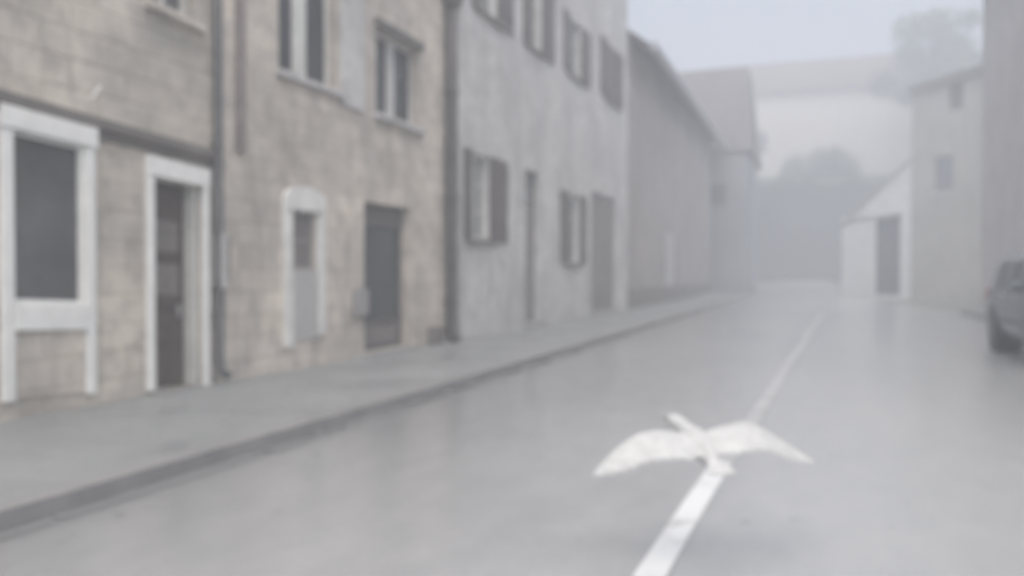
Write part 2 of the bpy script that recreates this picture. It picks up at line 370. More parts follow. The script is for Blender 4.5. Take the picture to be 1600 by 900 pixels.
    def surround(self, r_, w, mat, proud=0.035, bottom=False, top_w=None, name='surround', wob=0.0):
        s0, s1, z0, z1 = r_; tw = top_w or w; m = MB(); T = self.T; e = 0.002
        m.box(T, s0 - w, s0 - e, -0.05, proud, z0 + (-w if bottom else 0), z1)
        m.box(T, s1 + e, s1 + w, -0.05, proud, z0 + (-w if bottom else 0), z1)
        m.box(T, s0 - w - wob, s1 + w + wob, -0.05, proud + 0.012, z1, z1 + tw)
        if bottom: m.box(T, s0 - e, s1 + e, -0.05, proud + 0.01, z0 - w, z0 - e)
        return m.build(name, mat, self.root, bevel=0.012)
    def window(self, r_, dep, fmat, gmat, fw=0.055, mull=1, bars=1, name='window', parent=None, cw=None):
        """frame ring with a mullion and glazing bars; the pane is a sub-part"""
        s0, s1, z0, z1 = r_; m = MB(); T = self.T; n0, n1 = -dep + 0.005, -dep + 0.06
        m.box(T, s0 + .002, s0 + fw, n0, n1, z0 + .002, z1 - .002); m.box(T, s1 - fw, s1 - .002, n0, n1, z0 + .002, z1 - .002)
        m.box(T, s0 + fw, s1 - fw, n0, n1, z1 - fw, z1 - .002); m.box(T, s0 + fw, s1 - fw, n0, n1, z0 + .002, z0 + fw)
        cw = cw or fw * 0.9
        for k in range(mull):
            sc = s0 + (s1 - s0) * (k + 1) / (mull + 1); m.box(T, sc - cw / 2, sc + cw / 2, n0, n1 - 0.004, z0 + fw, z1 - fw)
        for k in range(bars):
            zc = z0 + (z1 - z0) * (k + 1) / (bars + 1); m.box(T, s0 + fw, s1 - fw, n0, n1 - 0.012, zc - 0.016, zc + 0.016)
        o = m.build(name, fmat, self.root)
        g_ = MB(); g_.box(T, s0 + fw * .5, s1 - fw * .5, n0 + 0.008, n0 + 0.02, z0 + fw * .5, z1 - fw * .5)
        g_.build('pane', gmat, o); return o
    def leaf(self, s0, s1, z0, z1, n0, mat, name='shutter', planks=5, th=0.045, slats=0):
        m = MB(); T = self.T; w = (s1 - s0) / planks
        for k in range(planks): m.box(T, s0 + w * k + .003, s0 + w * (k + 1) - .003, n0, n0 + th, z0, z1)
        m.box(T, s0, s1, n0 + 0.002, n0 + th * 0.6, z0 + 0.003, z1 - 0.003)
        for f in (0.15, 0.85):
            zc = z0 + (z1 - z0) * f; m.box(T, s0 + .02, s1 - .02, n0 + th, n0 + th + 0.02, zc - 0.05, zc + 0.05)
        return m.build(name, mat, self.root)
    def sill(self, r_, mat, ext=0.08, out=0.10, th=0.08):
        s0, s1, z0, z1 = r_; m = MB(); m.box(self.T, s0 - ext, s1 + ext, -0.04, out, z0 - th, z0 - 0.003); return m.build('sill', mat, self.root, bevel=0.01)
    def handle(self, s, z, n, par):
        m = MB(); T = self.T
        m.box(T, s - 0.025, s + 0.025, n, n + 0.012, z - 0.11, z + 0.11); m.tube([T(s, n + 0.01, z), T(s, n + 0.06, z)], 0.011, 8)
        m.tube([T(s, n + 0.06, z), T(s - 0.11, n + 0.06, z)], 0.011, 8); return m.build('handle', M['steel'], par)
    def pipe(self, s, z0, z1, mat, r=0.05, n=0.09, hopper=False, shoe=True):
        m = MB(); T = lambda *a: self.T(*a, False)
        pts = [T(s, n, z1), T(s, n, (z0 + z1) / 2), T(s, n, z0 + 0.18)] + ([T(s, n + 0.03, z0 + 0.08), T(s, n + 0.12, z0 + 0.02)] if shoe else [T(s, n, z0)])
        m.tube(pts, r, 12); o = m.build('drainpipe', mat, self.root, smooth=True)
        z = z0 + 0.7
        while z < z1:
            b = MB(); b.tube([T(s, n, z - 0.03), T(s, n, z + 0.03)], r * 1.22, 12); b.box(T, s - 0.015, s + 0.015, 0, n, z - 0.02, z + 0.02); z += 1.9
            b.build('collar', mat, o)
        if hopper:
            k = MB(); k.tube([T(s, n + .02, z1 - hopper - 0.3), T(s, n + .02, z1 - hopper), T(s, n + .02, z1 - hopper + 0.3)], [r * 1.3, r * 2.3, r * 2.5], 12); k.build('hopper', mat, o)
        return o

GL = 'old houses along the left side of the street'
# --- first stone house: shop window, white framed door, dark string course (its courses run downhill)
A = House('stone_house', 'stone house at the near end of the left row, with a white framed shop window', (WALL_U, 0.2), (WALL_U, 7.74), 7.6, 8, M['stone_a'], shear=-0.055, base=-0.9, group=GL)
A.sref = 7.0 - 0.2
shop = A.hole(A.rect(18, 130, 216, 474), 0.06); rz = A.rect(17, 132, 520, 640)
fl = -0.05
door = A.hole((lambda q: (q[0], q[1], 0.05, q[3]))(A.rect(238, 314, 284, 620)), 0.25)
upw = A.hole(A.rect(236, 308, -230, 22), 0.2)
upw2 = A.hole(A.rect(-40, 70, -330, -60), 0.2)
A.wall(); A.gable_roof(R(32), M['tile_dark'])
A.window(shop, 0.06, M['white'], M['glass'], fw=0.03, mull=0, bars=0, name='shop_window')
q = A.rect(17, 132, 474, 514); sw = shop
m = MB(); T = A.T; w = 0.11; zb = 0.08; e = .002
m.box(T, sw[0] - w, sw[0] - e, -0.05, 0.05, zb, sw[3]); m.box(T, sw[1] + e, sw[1] + w, -0.05, 0.05, zb, sw[3])
m.box(T, sw[0] - w - .02, sw[1] + w + .02, -0.05, 0.07, sw[3], sw[3] + 0.19); m.box(T, sw[0], sw[1], -0.05, 0.06, sw[2] - 0.24, sw[2] - e)
m.build('surround', M['white'], A.root, bevel=0.012)
m = MB(); m.box(T, sw[0], sw[1], -0.04, 0.018, 0.1, sw[2] - 0.245); m.build('stall_riser', M['stone_b'], A.root, bevel=0.01)
A.surround(door, 0.10, M['white'], proud=0.05, top_w=0.2, wob=0.0)
# white lining of the deep doorway, then the door set back in it
m = MB(); m.box(T, door[1] - 0.05, door[1] - .003, -0.195, -0.052, door[2] + .01, door[3] - .01); m.box(T, door[0] + .003, door[0] + 0.04, -0.195, -0.052, door[2] + .01, door[3] - .01)
m.build('doorway_lining', M['white_dirty'], A.root)
d0, d1 = door[0] + 0.05, door[1] - 0.055
m = MB(); m.box(T, d0, d1, -0.245, -0.20, door[2] + 0.01, door[3] - 0.01)
zz = door[2]
for (za, zc) in ((0.12, 0.42), (0.5, 0.82)): m.box(T, d0 + 0.1, d1 - 0.1, -0.20, -0.185, zz + za, zz + zc)
for za in (0.9, 1.36, 1.82): m.box(T, d0 + 0.02, d1 - 0.02, -0.20, -0.175, zz + za, zz + za + 0.09)
dr = m.build('door', M['door_brown'], A.root)
m = MB()
for za in (1.0, 1.46): m.box(T, d0 + 0.09, d1 - 0.09, -0.199, -0.19, zz + za, zz + za + 0.34)
m.build('pane', M['door_grey'], dr)
A.handle(d1 - 0.08, zz + 0.86, -0.19, dr)
m = MB(); m.box(T, door[0] - 0.05, door[1] + 0.05, -0.2, 0.14, -0.3, door[2] - 0.004); m.build('doorstep', M['kerb'], A.root, bevel=0.02)
for w_ in (upw, upw2):
    A.window(w_, 0.2, M['white_dirty'], M['glass'], mull=1, bars=2); A.sill(w_, M['stone_b'])
za = A.hit(0, 152)[1]; s_, z_ = A.hit(170, 200)
zs = z_ - A.shear * (s_ - A.sref)
m = MB(); m.box(T, 0, A.L - 0.12, -0.03, 0.07, zs - 0.05, zs + 0.06); m.box(T, 0, A.L - 0.12, -0.03, 0.035, zs - 0.13, zs - 0.053); m.build('string_course', M['string'], A.root, bevel=0.015)
s_, z_ = A.hit(146, 145)
m = MB(); p0 = A.hit(140, 154); p1 = A.hit(152, 136); k = lambda p, n: A.T(p[0], n, p[1], False)
m.tube([k(p0, 0.0), k(p0, 0.05), k(p1, 0.06)], 0.011, 8); o = m.build('hook', M['white'], A.root); o['label'] = 'short slanted white hook on the upper wall'
# downpipe at the joint, with a meter box on it
s_, _ = A.hit(343, 0, .09)
A.pipe(s_, 0.1, 7.3, M['zinc'], r=0.05)
b0, b1 = A.hit(333, 0, .04)[0], min(A.hit(358, 0, .17)[0], A.L - .01); zt, zb_ = A.hit(348, 366, .17)[1], A.hit(348, 452, .17)[1]
m = MB(); U = lambda *a: A.T(*a, False); m.box(U, b0, b1, 0.15, 0.17, zb_, zt); m.box(U, b0 + .02, b1 - .02, 0.0, 0.149, zb_ + .02, zt - .02)
o = m.build('meter_box', M['box'], A.root, bevel=0.012)
m = MB(); m.tube([U(b1 + 0.03, 0.14, zt - 0.02), U(b1 + 0.035, 0.13, zb_ + 0.1), U(b1 + 0.08, 0.03, zb_ - 0.02)], 0.02, 8); m.build('cable', M['iron'], A.root)

# --- second stone house
B = House('stone_house', 'stone house between two drainpipes, with a dark glazed door and a white arched niche', (WALL_U, 7.76), (WALL_U, 14.0), 7.9, 8, M['stone_b'], group=GL)
uw1 = B.hole(B.rect(437, 529, -210, 128), 0.22)
uw2 = B.hole(B.rect(588, 655, 62, 190), 0.2)
ni = B.hole(B.rect(454, 494, 330, 422), 0.20)
gd = B.hole((lambda q: (q[0], q[1], 0.07, q[3]))(B.rect(569, 640, 320, 545)), 0.22)
B.wall(); B.gable_roof(R(32), M['tile_dark'])
B.window(uw1, 0.22, M['white_dirty'], M['glass_dark'], fw=0.05, mull=1, bars=0, cw=0.30); B.sill(uw1, M['plaster'])
B.window(uw2, 0.2, M['plaster'], M['glass_dark'], fw=0.07, mull=1, bars=0, cw=0.24); B.sill(uw2, M['plaster'], out=0.12)
m = MB(); T = B.T; m.box(T, uw2[0] - .06, uw2[1] + .06, -.03, .09, uw2[3] + .003, uw2[3] + 0.13); m.build('lintel', M['string'], B.root, bevel=.01)
m = MB(); m.box(T, uw1[1] + 0.04, uw1[1] + 0.66, .001, .05, uw1[2] - .15, uw1[3]); m.build('shutter', M['plaster'], B.root)
B.window(ni, 0.12, M['shutter_mid'], M['door_grey'], fw=0.05, mull=0, bars=1)
# arched white surround with a worn skirt reaching down to the plinth
s0, s1, z0, z1 = ni; m = MB(); w = 0.17; zlow = B.hit(475, 525)[1]
m.box(T, s0 - w, s0 - e, -.05, .045, zlow - 0.12, z1); m.box(T, s1 + e, s1 + w, -.05, .045, zlow, z1)
cx_ = (s0 + s1) / 2; half = (s1 - s0) / 2 + w; K = 14
for i in range(K):
    a0, a1 = -1 + 2 * i / K, -1 + 2 * (i + 1) / K
    f = lambda a: z1 + 0.12 + 0.20 * math.sqrt(max(0, 1 - (a * 0.97) ** 2))
    vs = [T(cx_ + half * a, n, z) for n in (-.05, .06) for a, z in ((a0, z1 + .001), (a1, z1 + .001), (a1, f(a1)), (a0, f(a0)))]
    m.add(vs, [(0, 3, 2, 1), (4, 5, 6, 7), (3, 7, 6, 2), (0, 1, 5, 4), (0, 4, 7, 3), (1, 2, 6, 5)])
m.build('surround', M['white_worn'], B.root)
m = MB(); m.box(T, s0, s1, -.03, .03, zlow - 0.05, z0 - 0.002); m.build('niche_panel', M['box'], B.root)
# dark glazed door
s0, s1, z0, z1 = gd; m = MB(); n0 = -0.215; fw = 0.09
m.box(T, s0 + .003, s0 + fw, n0, n0 + .06, z0 + .003, z1 - .003); m.box(T, s1 - fw, s1 - .003, n0, n0 + .06, z0 + .003, z1 - .003)
m.box(T, s0 + fw, s1 - fw, n0, n0 + .06, z1 - 0.34, z1 - .003); m.box(T, s0 + fw, s1 - fw, n0, n0 + .055, z0 + .003, z0 + 0.12); m.box(T, s0 + fw, s1 - fw, n0, n0 + .05, z0 + 0.40, z0 + 0.48)
dr = m.build('door', M['shutter_grey'], B.root)
m = MB(); m.box(T, s0 + fw, s1 - fw, n0 + .01, n0 + .025, z0 + .48, z1 - .34); m.build('pane', M['glass_teal'], dr)
m = MB(); m.box(T, s0 + fw, s1 - fw, n0 + .01, n0 + .03, z0 + .12, z0 + .40); m.build('lower_panel', M['door_grey'], dr)
B.handle(s0 + 0.05, z0 + 1.0, n0 + .06, dr)
m = MB(); m.box(T, s0 - .08, s1 + .08, -.2, .18, -0.3, z0 - .004); m.build('doorstep', M['kerb'], B.root, bevel=.02)
m = MB(); zt, zb_ = B.hit(560, 452)[1], B.hit(560, 492)[1]; b0, b1 = B.hit(549, 0)[0], B.hit(566, 0)[0]
m.box(T, b0, b1, 0.0, 0.12, zb_, zt); m.build('letter_box', M['shutter_mid'], B.root, bevel=.015)
s_, _ = B.hit(706, 0, .13)
B.pipe(s_ - 0.02, 0.05, 7.6, M['iron'], r=0.11, n=0.14, hopper=1.2)
s9, z9 = B.hit(374, 238)
m = MB(); m.box(B.T, s9 - .06, s9 + .06, -.02, .07, z9, 7.4); m.build('pilaster_strip', M['letter_brown'], B.root, bevel=.01)
m = MB(); m.box(T, s_ - 0.75, s_ - 0.2, -.02, .10, -.2, 0.34); m.build('buttress', M['string'], B.root, bevel=.03)

# --- tall plaster house
Cc = House('plaster_house', 'tall pale plastered house behind the iron drainpipe, with brown shutters on two floors', (WALL_U, 14.02), (WALL_U, 29.5), 12.6, 10, M['plaster'], group=GL)
T = Cc.T
gw = []
for (x0, x1, y0, y1) in ((736, 764, 242, 374), (888, 905, 305, 410)): gw.append(Cc.hole(Cc.rect(x0, x1, y0, y1), 0.18))
nd = Cc.hole((lambda q: (q[0], q[1], 0.12, q[3]))(Cc.rect(821, 843, 268, 500)), 0.2)
bd = Cc.hole((lambda q: (q[0], q[1], 0.10, q[3]))(Cc.rect(924, 963, 305, 490)), 0.15)
ups = [Cc.hole(Cc.rect(*k), 0.18) for k in ((752, 776, -125, 28), (828, 846, -40, 80), (890, 907, 36, 122), (947, 962, 75, 160))]
Cc.wall(); Cc.gable_roof(R(30), M['tile_dark']); Cc.eaves_gutter(M['iron'], 12.45)
for w_ in gw + ups[:3]:
    Cc.window(w_, 0.18, M['white_dirty'], M['curtain'], fw=0.07, mull=1, bars=2); Cc.sill(w_, M['string'], ext=.3)
Cc.window(ups[3], 0.18, M['shutter_brown'], M['glass'], fw=.07, mull=1, bars=1); Cc.sill(ups[3], M['string'], ext=.3)
for i, w_ in enumerate(gw + ups):
    s0, s1, z0, z1 = w_; ww = (s1 - s0)
    wl, wr = (0.38, 1.0) if i == 0 else (min(0.62, ww * .6), 0.95)
    if i == 1: wl, wr = 0.8, 0.65
    if i == 5: wl, wr = 0.8, 0.9
    if i == 5: Cc.leaf(s0 + .01, s1 - .01, z0, z1, -.03, M['shutter_brown'])
    Cc.leaf(s0 - wl, s0 - 0.01, z0 - .03, z1 + .03, 0.004, M['shutter_grey'] if i % 2 == 0 else M['shutter_brown'])
    Cc.leaf(s1 + 0.01, s1 + wr, z0 - .03, z1 + .03, 0.004, M['shutter_brown'])
m = MB(); s0, s1, z0, z1 = nd; m.box(T, s0 + .003, s1 - .003, -.195, -.14, z0 + .003, z1 - 0.82)
for f in (.25, 1.2): m.box(T, s0 + .15, s1 - .15, -.14, -.125, z0 + f, z0 + f + .75)
dr = m.build('door', M['door_grey'], Cc.root); Cc.handle(s1 - .12, z0 + 1.0, -.14, dr)
m = MB(); m.box(T, s0 + .003, s1 - .003, -.195, -.15, z1 - .78, z1 - .003); m.build('fanlight', M['glass'], Cc.root)
s0, s1, z0, z1 = bd; dr = Cc.leaf(s0 + .01, s1 - .01, z0, z1 - .01, -.13, M['door_grey'], name='door', planks=9); Cc.handle((s0 + s1) / 2, z0 + 1.05, -.08, dr)
for d_ in (nd, bd):
    m = MB(); m.box(T, d_[0] - .1, d_[1] + .1, -.12, .16, -.3, d_[2] - .004); m.build('doorstep', M['kerb'], Cc.root, bevel=.02)

# --- long lower house
D = House('plaster_house', 'long brownish plastered house with a pale gutter, beyond the tall shuttered house', (WALL_U, 29.52), (WALL_U, 54.6), 9.9, 9, M['plaster_far'], group=GL)
pd = D.hole((lambda q: (q[0], q[1], 0.1, q[3]))(D.rect(1040, 1056, 362, 470)), 0.12)
D.wall(); D.gable_roof(R(36), M['tile_dark'], over=0.85, ends=0.0); D.eaves_gutter(M['gutter'], 9.36, n=0.93, r=0.17)
s0, s1, z0, z1 = pd; D.leaf(s0 + .01, s1 - .01, z0, z1 - .01, -.1, M['box'], name='door', planks=6)
T = D.T; m = MB(); m.box(T, 0, D.L, -.02, .05, -.3, .75); m.build('plinth', M['string'], D.root, bevel=.02)

# --- blue-grey house standing forward at the end of the row
E = House('grey_house', 'tall blue-grey house jutting forward at the far end of the left row', (-9.5, 55.2), (-4.25, 55.2), 9.2, 10.5, M['plaster_grey'], side=1, group=GL)
T = E.T
ew = E.hole(E.rect(1106, 1134, 288, 322), .15)
E.wall()
E.window(ew, .15, M['shutter_grey'], M['glass'], fw=.08)
m = MB(); L_, D_ = E.L, E.depth; o_ = .35; zt = 9.2; zr = 15.2
a = [E.T(-6 - o_, o_, zt - .1), E.T(L_ + o_, o_, zt - .1), E.T(L_ + o_, -D_ - o_, zt - .1), E.T(-6 - o_, -D_ - o_, zt - .1), E.T(-3, -D_ * .3, zr), E.T(L_ - .15, -D_ * .3, zr), E.T(L_ - .15, -D_ * .7, zr), E.T(-3, -D_ * .7, zr)]
m.add(a, [(0, 1, 5, 4), (1, 2, 6, 5), (2, 3, 7, 6), (3, 0, 4, 7), (4, 5, 6, 7), (0, 3, 2, 1)]); m.build('roof', M['tile_dark'], E.root)

# --- right side
GR = 'houses on the right side of the street'
Fh = House('roughcast_house', 'plain grey-brown roughcast house at the right edge, behind the parked car', (5.55, 6.0), (5.55, 33.8), 11.5, 9, M['plaster_right'], side=-1, group=GR)
Fh.wall(); Fh.gable_roof(R(30), M['tile_dark']); Fh.eaves_gutter(M['zinc'], 11.3)
m = MB(); m.box(Fh.T, 0, Fh.L, -.02, .04, -.3, .7); m.build('plinth', M['plaster_pale'], Fh.root, bevel=.02)
Gh = House('plaster_house', 'tall pale house in the haze, between the white lean-to and the roughcast house', (4.9, 50.6), (9.2, 44.2), 11.4, 9, M['plaster_pale'], side=1, group=GR)
g1 = Gh.hole(Gh.rect(1481, 1503, 132, 172), .15); g2 = Gh.hole(Gh.rect(1458, 1488, 244, 300), .15)
Gh.wall()
Gh.window(g1, .15, M['door_grey'], M['door_grey'], fw=.06); Gh.window(g2, .15, M['plaster_grey'], M['plaster_grey'], fw=.08); Gh.sill(g2, M['plaster_white'])
T = Gh.T; m = MB(); m.box(T, 0, Gh.L, 0.001, .22, 11.15, 11.42); m.build('cornice', M['plaster_pale'], Gh.root)
m = MB(); a = [T(-.2, .4, 11.43), T(Gh.L + .2, .4, 11.43), T(Gh.L + .2, -9.3, 11.43), T(-.2, -9.3, 11.43), T(2, -4.5, 12.9), T(Gh.L - 2, -4.5, 12.9)]
m.add(a, [(0, 1, 5, 4), (1, 2, 5), (2, 3, 4, 5), (3, 0, 4), (0, 3, 2, 1)]); m.build('roof', M['plaster_far'], Gh.root)
dq = Gh.rect(1500, 1528, 400, 462)
Wh = House('lean_to_house', 'small white house with a single sloping roof and a dark door, at the street bend', (1.5, 55.2), (4.86, 50.6), 4.2, 5, M['plaster_white'], side=1, group=GR, wedge=(4.1, 7.4))
wd = Wh.hole((lambda q: (q[0], q[1], 0.05, q[3]))(Wh.rect(1366, 1406, 335, 440)), .2)
Wh.top = 4.1
Wh.wall()
T = Wh.T; m = MB(); a = [T(-.1, .08, 4.02), T(Wh.L, .08, 7.42), T(Wh.L, -5.2, 7.42), T(-.1, -5.2, 4.02)]
m.add(a + [(x, y, z + .16) for x, y, z in a], [(0, 1, 2, 3), (4, 7, 6, 5), (0, 4, 5, 1), (1, 5, 6, 2), (2, 6, 7, 3), (3, 7, 4, 0)]); m.build('roof', M['plaster_pale'], Wh.root)
s0, s1, z0, z1 = wd; dr = Wh.leaf(s0 + .01, s1 - .01, z0, z1 - .01, -.15, M['door_far'], name='door', planks=6); Wh.handle(s0 + .15, z0 + 1.05, -.1, dr)

# --- far end
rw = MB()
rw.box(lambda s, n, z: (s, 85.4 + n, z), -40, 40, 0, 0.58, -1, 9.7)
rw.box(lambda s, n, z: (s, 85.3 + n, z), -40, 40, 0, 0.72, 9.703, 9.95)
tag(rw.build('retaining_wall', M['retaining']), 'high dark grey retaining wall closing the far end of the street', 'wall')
Ph = House('rose_house', 'long pale pink house with a red tiled roof up on the terrace', (-11.5, 101), (13.5, 101), 22.6 - rise(101), 9, M['plaster_rose'], side=1, base=8.0)
z0_ = Ph.z0
pw = [Ph.hole(Ph.rect(*k), .2) for k in ((1182, 1198, 208, 240),)]
Ph.wall(); Ph.gable_roof(R(42), M['tile_red'], over=.6, ends=.3)
for w_ in pw: Ph.window(w_, .2, M['shutter_grey'], M['glass'], fw=.1)

# ------------------------------------------------------------------ trees
def leaves(centres, n, size, seed):
    r_ = random.Random(seed); m = MB()
    for (cx, cy, cz, rad) in centres:
        k = int(n * rad ** 2)
        for _ in range(k):
            d = Vector((r_.gauss(0, 1), r_.gauss(0, 1), r_.gauss(0, 1))).normalized() * rad * (r_.random() ** 0.45) * (0.75 + 0.4 * r_.random())
            p = Vector((cx, cy, cz)) + Vector((d.x, d.y, d.z * 0.85))
            a = Vector((r_.gauss(0, 1), r_.gauss(0, 1), r_.gauss(0, 0.6))).normalized(); b = a.cross(Vector((r_.gauss(0, 1), r_.gauss(0, 1), r_.gauss(0, 1)))).normalized()
            s = size * (0.6 + 0.8 * r_.random())
            m.add([p - a * s, p + b * s * .45, p + a * s, p - b * s * .45], [(0, 1, 2, 3)])
    return m
def tree(name, label, cat, base, height, crown, mat, seed, n=170, size=.22, trunk=.35, group=None):
    r_ = random.Random(seed); root = thing(name, base, label, cat, group); m = MB()
    m.tube([(0, 0, -.5), (.1, 0, height * .3), (-.1, .1, height * .62), (0, 0, height * .85)], [trunk * 1.3, trunk, trunk * .6, trunk * .2], 9)
    for (x, y, z, rad) in crown:
        m.tube([(0, 0, height * .28 + r_.random() * height * .2), (x * .5, y * .5, z * .8), (x, y, z)], [trunk * .45, trunk * .25, .03], 6)
    m.build('trunk', M['bark'], root, smooth=True)
    leaves(crown, n, size, seed).build('crown', mat, root)
    return root
cr = []
r2 = random.Random(5)
for i in range(22):
    a = r2.random() * 6.283; q_ = r2.random() ** .5 * 3.9; zz_ = 5.2 + r2.random() * 6.6
    f_ = 1.0 if zz_ < 9 else .7
    cr.append((q_ * math.cos(a) * f_, q_ * math.sin(a) * f_, zz_, 1.0 + r2.random() * .9))
tp = ray(1455, 80); tp = tp * (92 / tp.y)
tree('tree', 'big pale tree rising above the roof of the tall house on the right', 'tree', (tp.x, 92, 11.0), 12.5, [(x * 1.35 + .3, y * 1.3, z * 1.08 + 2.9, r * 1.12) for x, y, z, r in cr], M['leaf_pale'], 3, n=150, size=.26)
for (px, label, sc, seed) in ((1276, 'rounded grey-green tree in front of the pink house, above the retaining wall', 1.45, 11),):
    q_ = ray(px, 260); q_ = q_ * (91 / q_.y); rr = random.Random(seed); cc = []
    for i in range(16):
        a = rr.random() * 6.283; d_ = rr.random() ** .5 * 1.95 * sc; cc.append((d_ * math.cos(a), d_ * math.sin(a), (.3 + rr.random() * (2.6 - .5 * d_)) * sc, (0.8 + .5 * rr.random()) * sc))
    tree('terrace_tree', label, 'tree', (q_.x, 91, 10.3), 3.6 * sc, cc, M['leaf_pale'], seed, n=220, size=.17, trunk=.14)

iv = thing('ivy', (0, 85.2, 9.0), 'dark ivy hanging ragged over the top of the grey retaining wall', 'ivy')
rr = random.Random(21); cc = []
for i in range(26):
    cc.append((-9 + 14.5 * i / 25 + rr.uniform(-.3, .3), rr.uniform(-.25, .5), rr.uniform(-.9, 1.3), rr.uniform(.45, 1.0)))
leaves(cc, 190, .15, 22).build('foliage', M['leaf'], iv)
for i in range(4):
    st_ = MB(); st_.tube([(-8 + i * 4, .9, .9), (-7.5 + i * 4, .1, 1.05), (-6.5 + i * 4, -.12, .4), (-5.8 + i * 4, -.1, -.5)], [.06, .05, .04, .02], 6)
    st_.build('stem', M['bark'], iv)
# ------------------------------------------------------------------ parked car
def make_car(loc, rz):
    root = thing('parked_car', loc, 'dark blue-grey car parked by the right wall, cut off by the photo edge', 'car'); root.rotation_euler.z = rz
    full = [(0, .24), (.74, .24), (.86, .34), (.90, .58), (.89, .86), (.85, 1.00), (.74, 1.46), (.62, 1.60), (.30, 1.66), (0, 1.67)]
    st = [(-2.20, .86, .88), (-2.16, .93, 1.02), (-2.02, .97, 1.22), (-1.86, 1, 1.52), (-1.62, 1, 1.63), (-1.05, 1, 1.67), (-.25, 1, 1.69), (.42, 1, 1.66), (.72, 1, 1.58), (1.36, .99, 1.05), (1.80, .96, .98), (2.08, .90, .90), (2.20, .80, .74)]
    rows = []
    for (x, ws, top) in st:
        row = []
        for (y, z) in full:
            if z > 0.95:
                z2 = min(z, 0.95 + (top - 0.95) * (z - 0.95) / (1.67 - 0.95)) if top > 0.95 else top - 0.02 * (1.67 - z)
                yy = y if top > 1.5 else y + (0.80 - y) * (0.6 if y > .25 else 0) * (1 - max(0, (top - 1)) / .5)
            else: z2 = min(z, top - .03) if top < .95 else z; yy = y
            if z < .3 and abs(x) > 2.05: z2 = .32
            row.append((x, yy * ws, z2))
        rows.append(row)
    body, glass = MB(), {}
    n = len(full)
    for i in range(len(st) - 1):
        for k in range(n - 1):
            g_ = None
            if k == 5 and i in (4, 5, 6, 7): g_ = 'side_window'
            if i == 8 and k in (6, 7, 8): g_ = 'windscreen'
            if i in (1, 2) and k in (6, 7, 8): g_ = 'rear_window'
            for sgn in (1, -1):
                qd = [rows[i][k], rows[i + 1][k], rows[i + 1][k + 1], rows[i][k + 1]]
                qd = [(x, y * sgn, z) for x, y, z in qd]
                key = (g_, sgn if g_ == 'side_window' else 0)
                (glass.setdefault(key, MB()) if g_ else body).quad(*qd)
    for row in (rows[0], rows[-1]):
        full_ring = [(x, y, z) for x, y, z in row] + [(x, -y, z) for x, y, z in row[::-1]][1:-1]
        body.add(full_ring, [tuple(range(len(full_ring)))])
    bo = body.build('body', M['car'], root, smooth=True)
    for (nm, s), mb in glass.items(): mb.build(nm, M['car_glass'], root, smooth=False)
    for s in (1, -1):
        for x in (-1.06, -.12):     # pillars lean inward with the glass
            m2 = MB(); m2.add([(x - .04, s * .862, 1.0), (x + .04, s * .862, 1.0), (x + .04, s * .755, 1.46), (x - .04, s * .755, 1.46), (x - .04, s * .80, 1.0), (x + .04, s * .80, 1.0), (x + .04, s * .70, 1.46), (x - .04, s * .70, 1.46)], [(0, 1, 2, 3), (4, 7, 6, 5), (0, 4, 5, 1), (3, 2, 6, 7), (0, 3, 7, 4), (1, 5, 6, 2)])
            m2.build('pillar', M['black'], root)
        for x in (-1.34, 1.36):
            ar = MB(); ar.tube([(x, s * .5, .36), (x, s * .905, .36)], .40, 28); ar.build('wheel_arch', M['black'], root)
            w_ = MB(); w_.tube([(x, s * .66, .335), (x, s * .69, .335), (x, s * .89, .335), (x, s * .915, .335)], [.315, .335, .335, .30], 28); wo = w_.build('wheel', M['rubber'], root, smooth=True)
            rm = MB(); rm.tube([(x, s * .90, .335), (x, s * .925, .335)], .215, 24)
            for kk in range(5):
                a = kk * 1.2566; rm.tube([(x, s * .927, .335), (x + .2 * math.cos(a), s * .927, .335 + .2 * math.sin(a))], .022, 6)
            rm.build('rim', M['zinc'], wo)
        m = MB(); m.box(lambda a, b, c_: (a, b, c_), -1.85, 1.9, s * .885, s * .912, .52, .57); m.build('side_strip', M['black'], root)
        m = MB(); m.tube([(.95, s * .86, 1.02), (.95, s * .98, 1.06)], .03, 8); m.tube([(.90, s * 1.0, 1.07), (1.0, s * 1.0, 1.07), (1.06, s * 1.0, 1.07)], [.09, .085, .03], 10); m.build('wing_mirror', M['car'], root, smooth=True)
        for x in (-.62, .3): m = MB(); m.tube([(x, s * .89, .93), (x + .02, s * .92, .93), (x + .18, s * .92, .93), (x + .2, s * .89, .93)], .013, 8); m.build('handle', M['steel'], root)
        m = MB(); m.box(lambda a, b, c_: (a, b, c_), 2.04, 2.15, s * .52, s * .78, .66, .80); m.build('headlight', M['lamp_clear'], root, bevel=.02)
        m = MB(); m.box(lambda a, b, c_: (a, b, c_), -2.21, -2.06, s * .62, s * .86, .80, 1.0); m.build('tail_light', M['lamp_red'], root, bevel=.02)
    m = MB(); m.box(lambda a, b, c_: (a, b, c_), 2.1, 2.23, -.4, .4, .5, .68); m.build('grille', M['black'], root, bevel=.02)
    m = MB(); m.box(lambda a, b, c_: (a, b, c_), 2.12, 2.25, -.72, .72, .3, .46); m.build('bumper', M['black'], root, bevel=.03)
    return root
make_car((3.82, 15.3, -0.06), R(-90)).scale = (1, 1, 1.06)

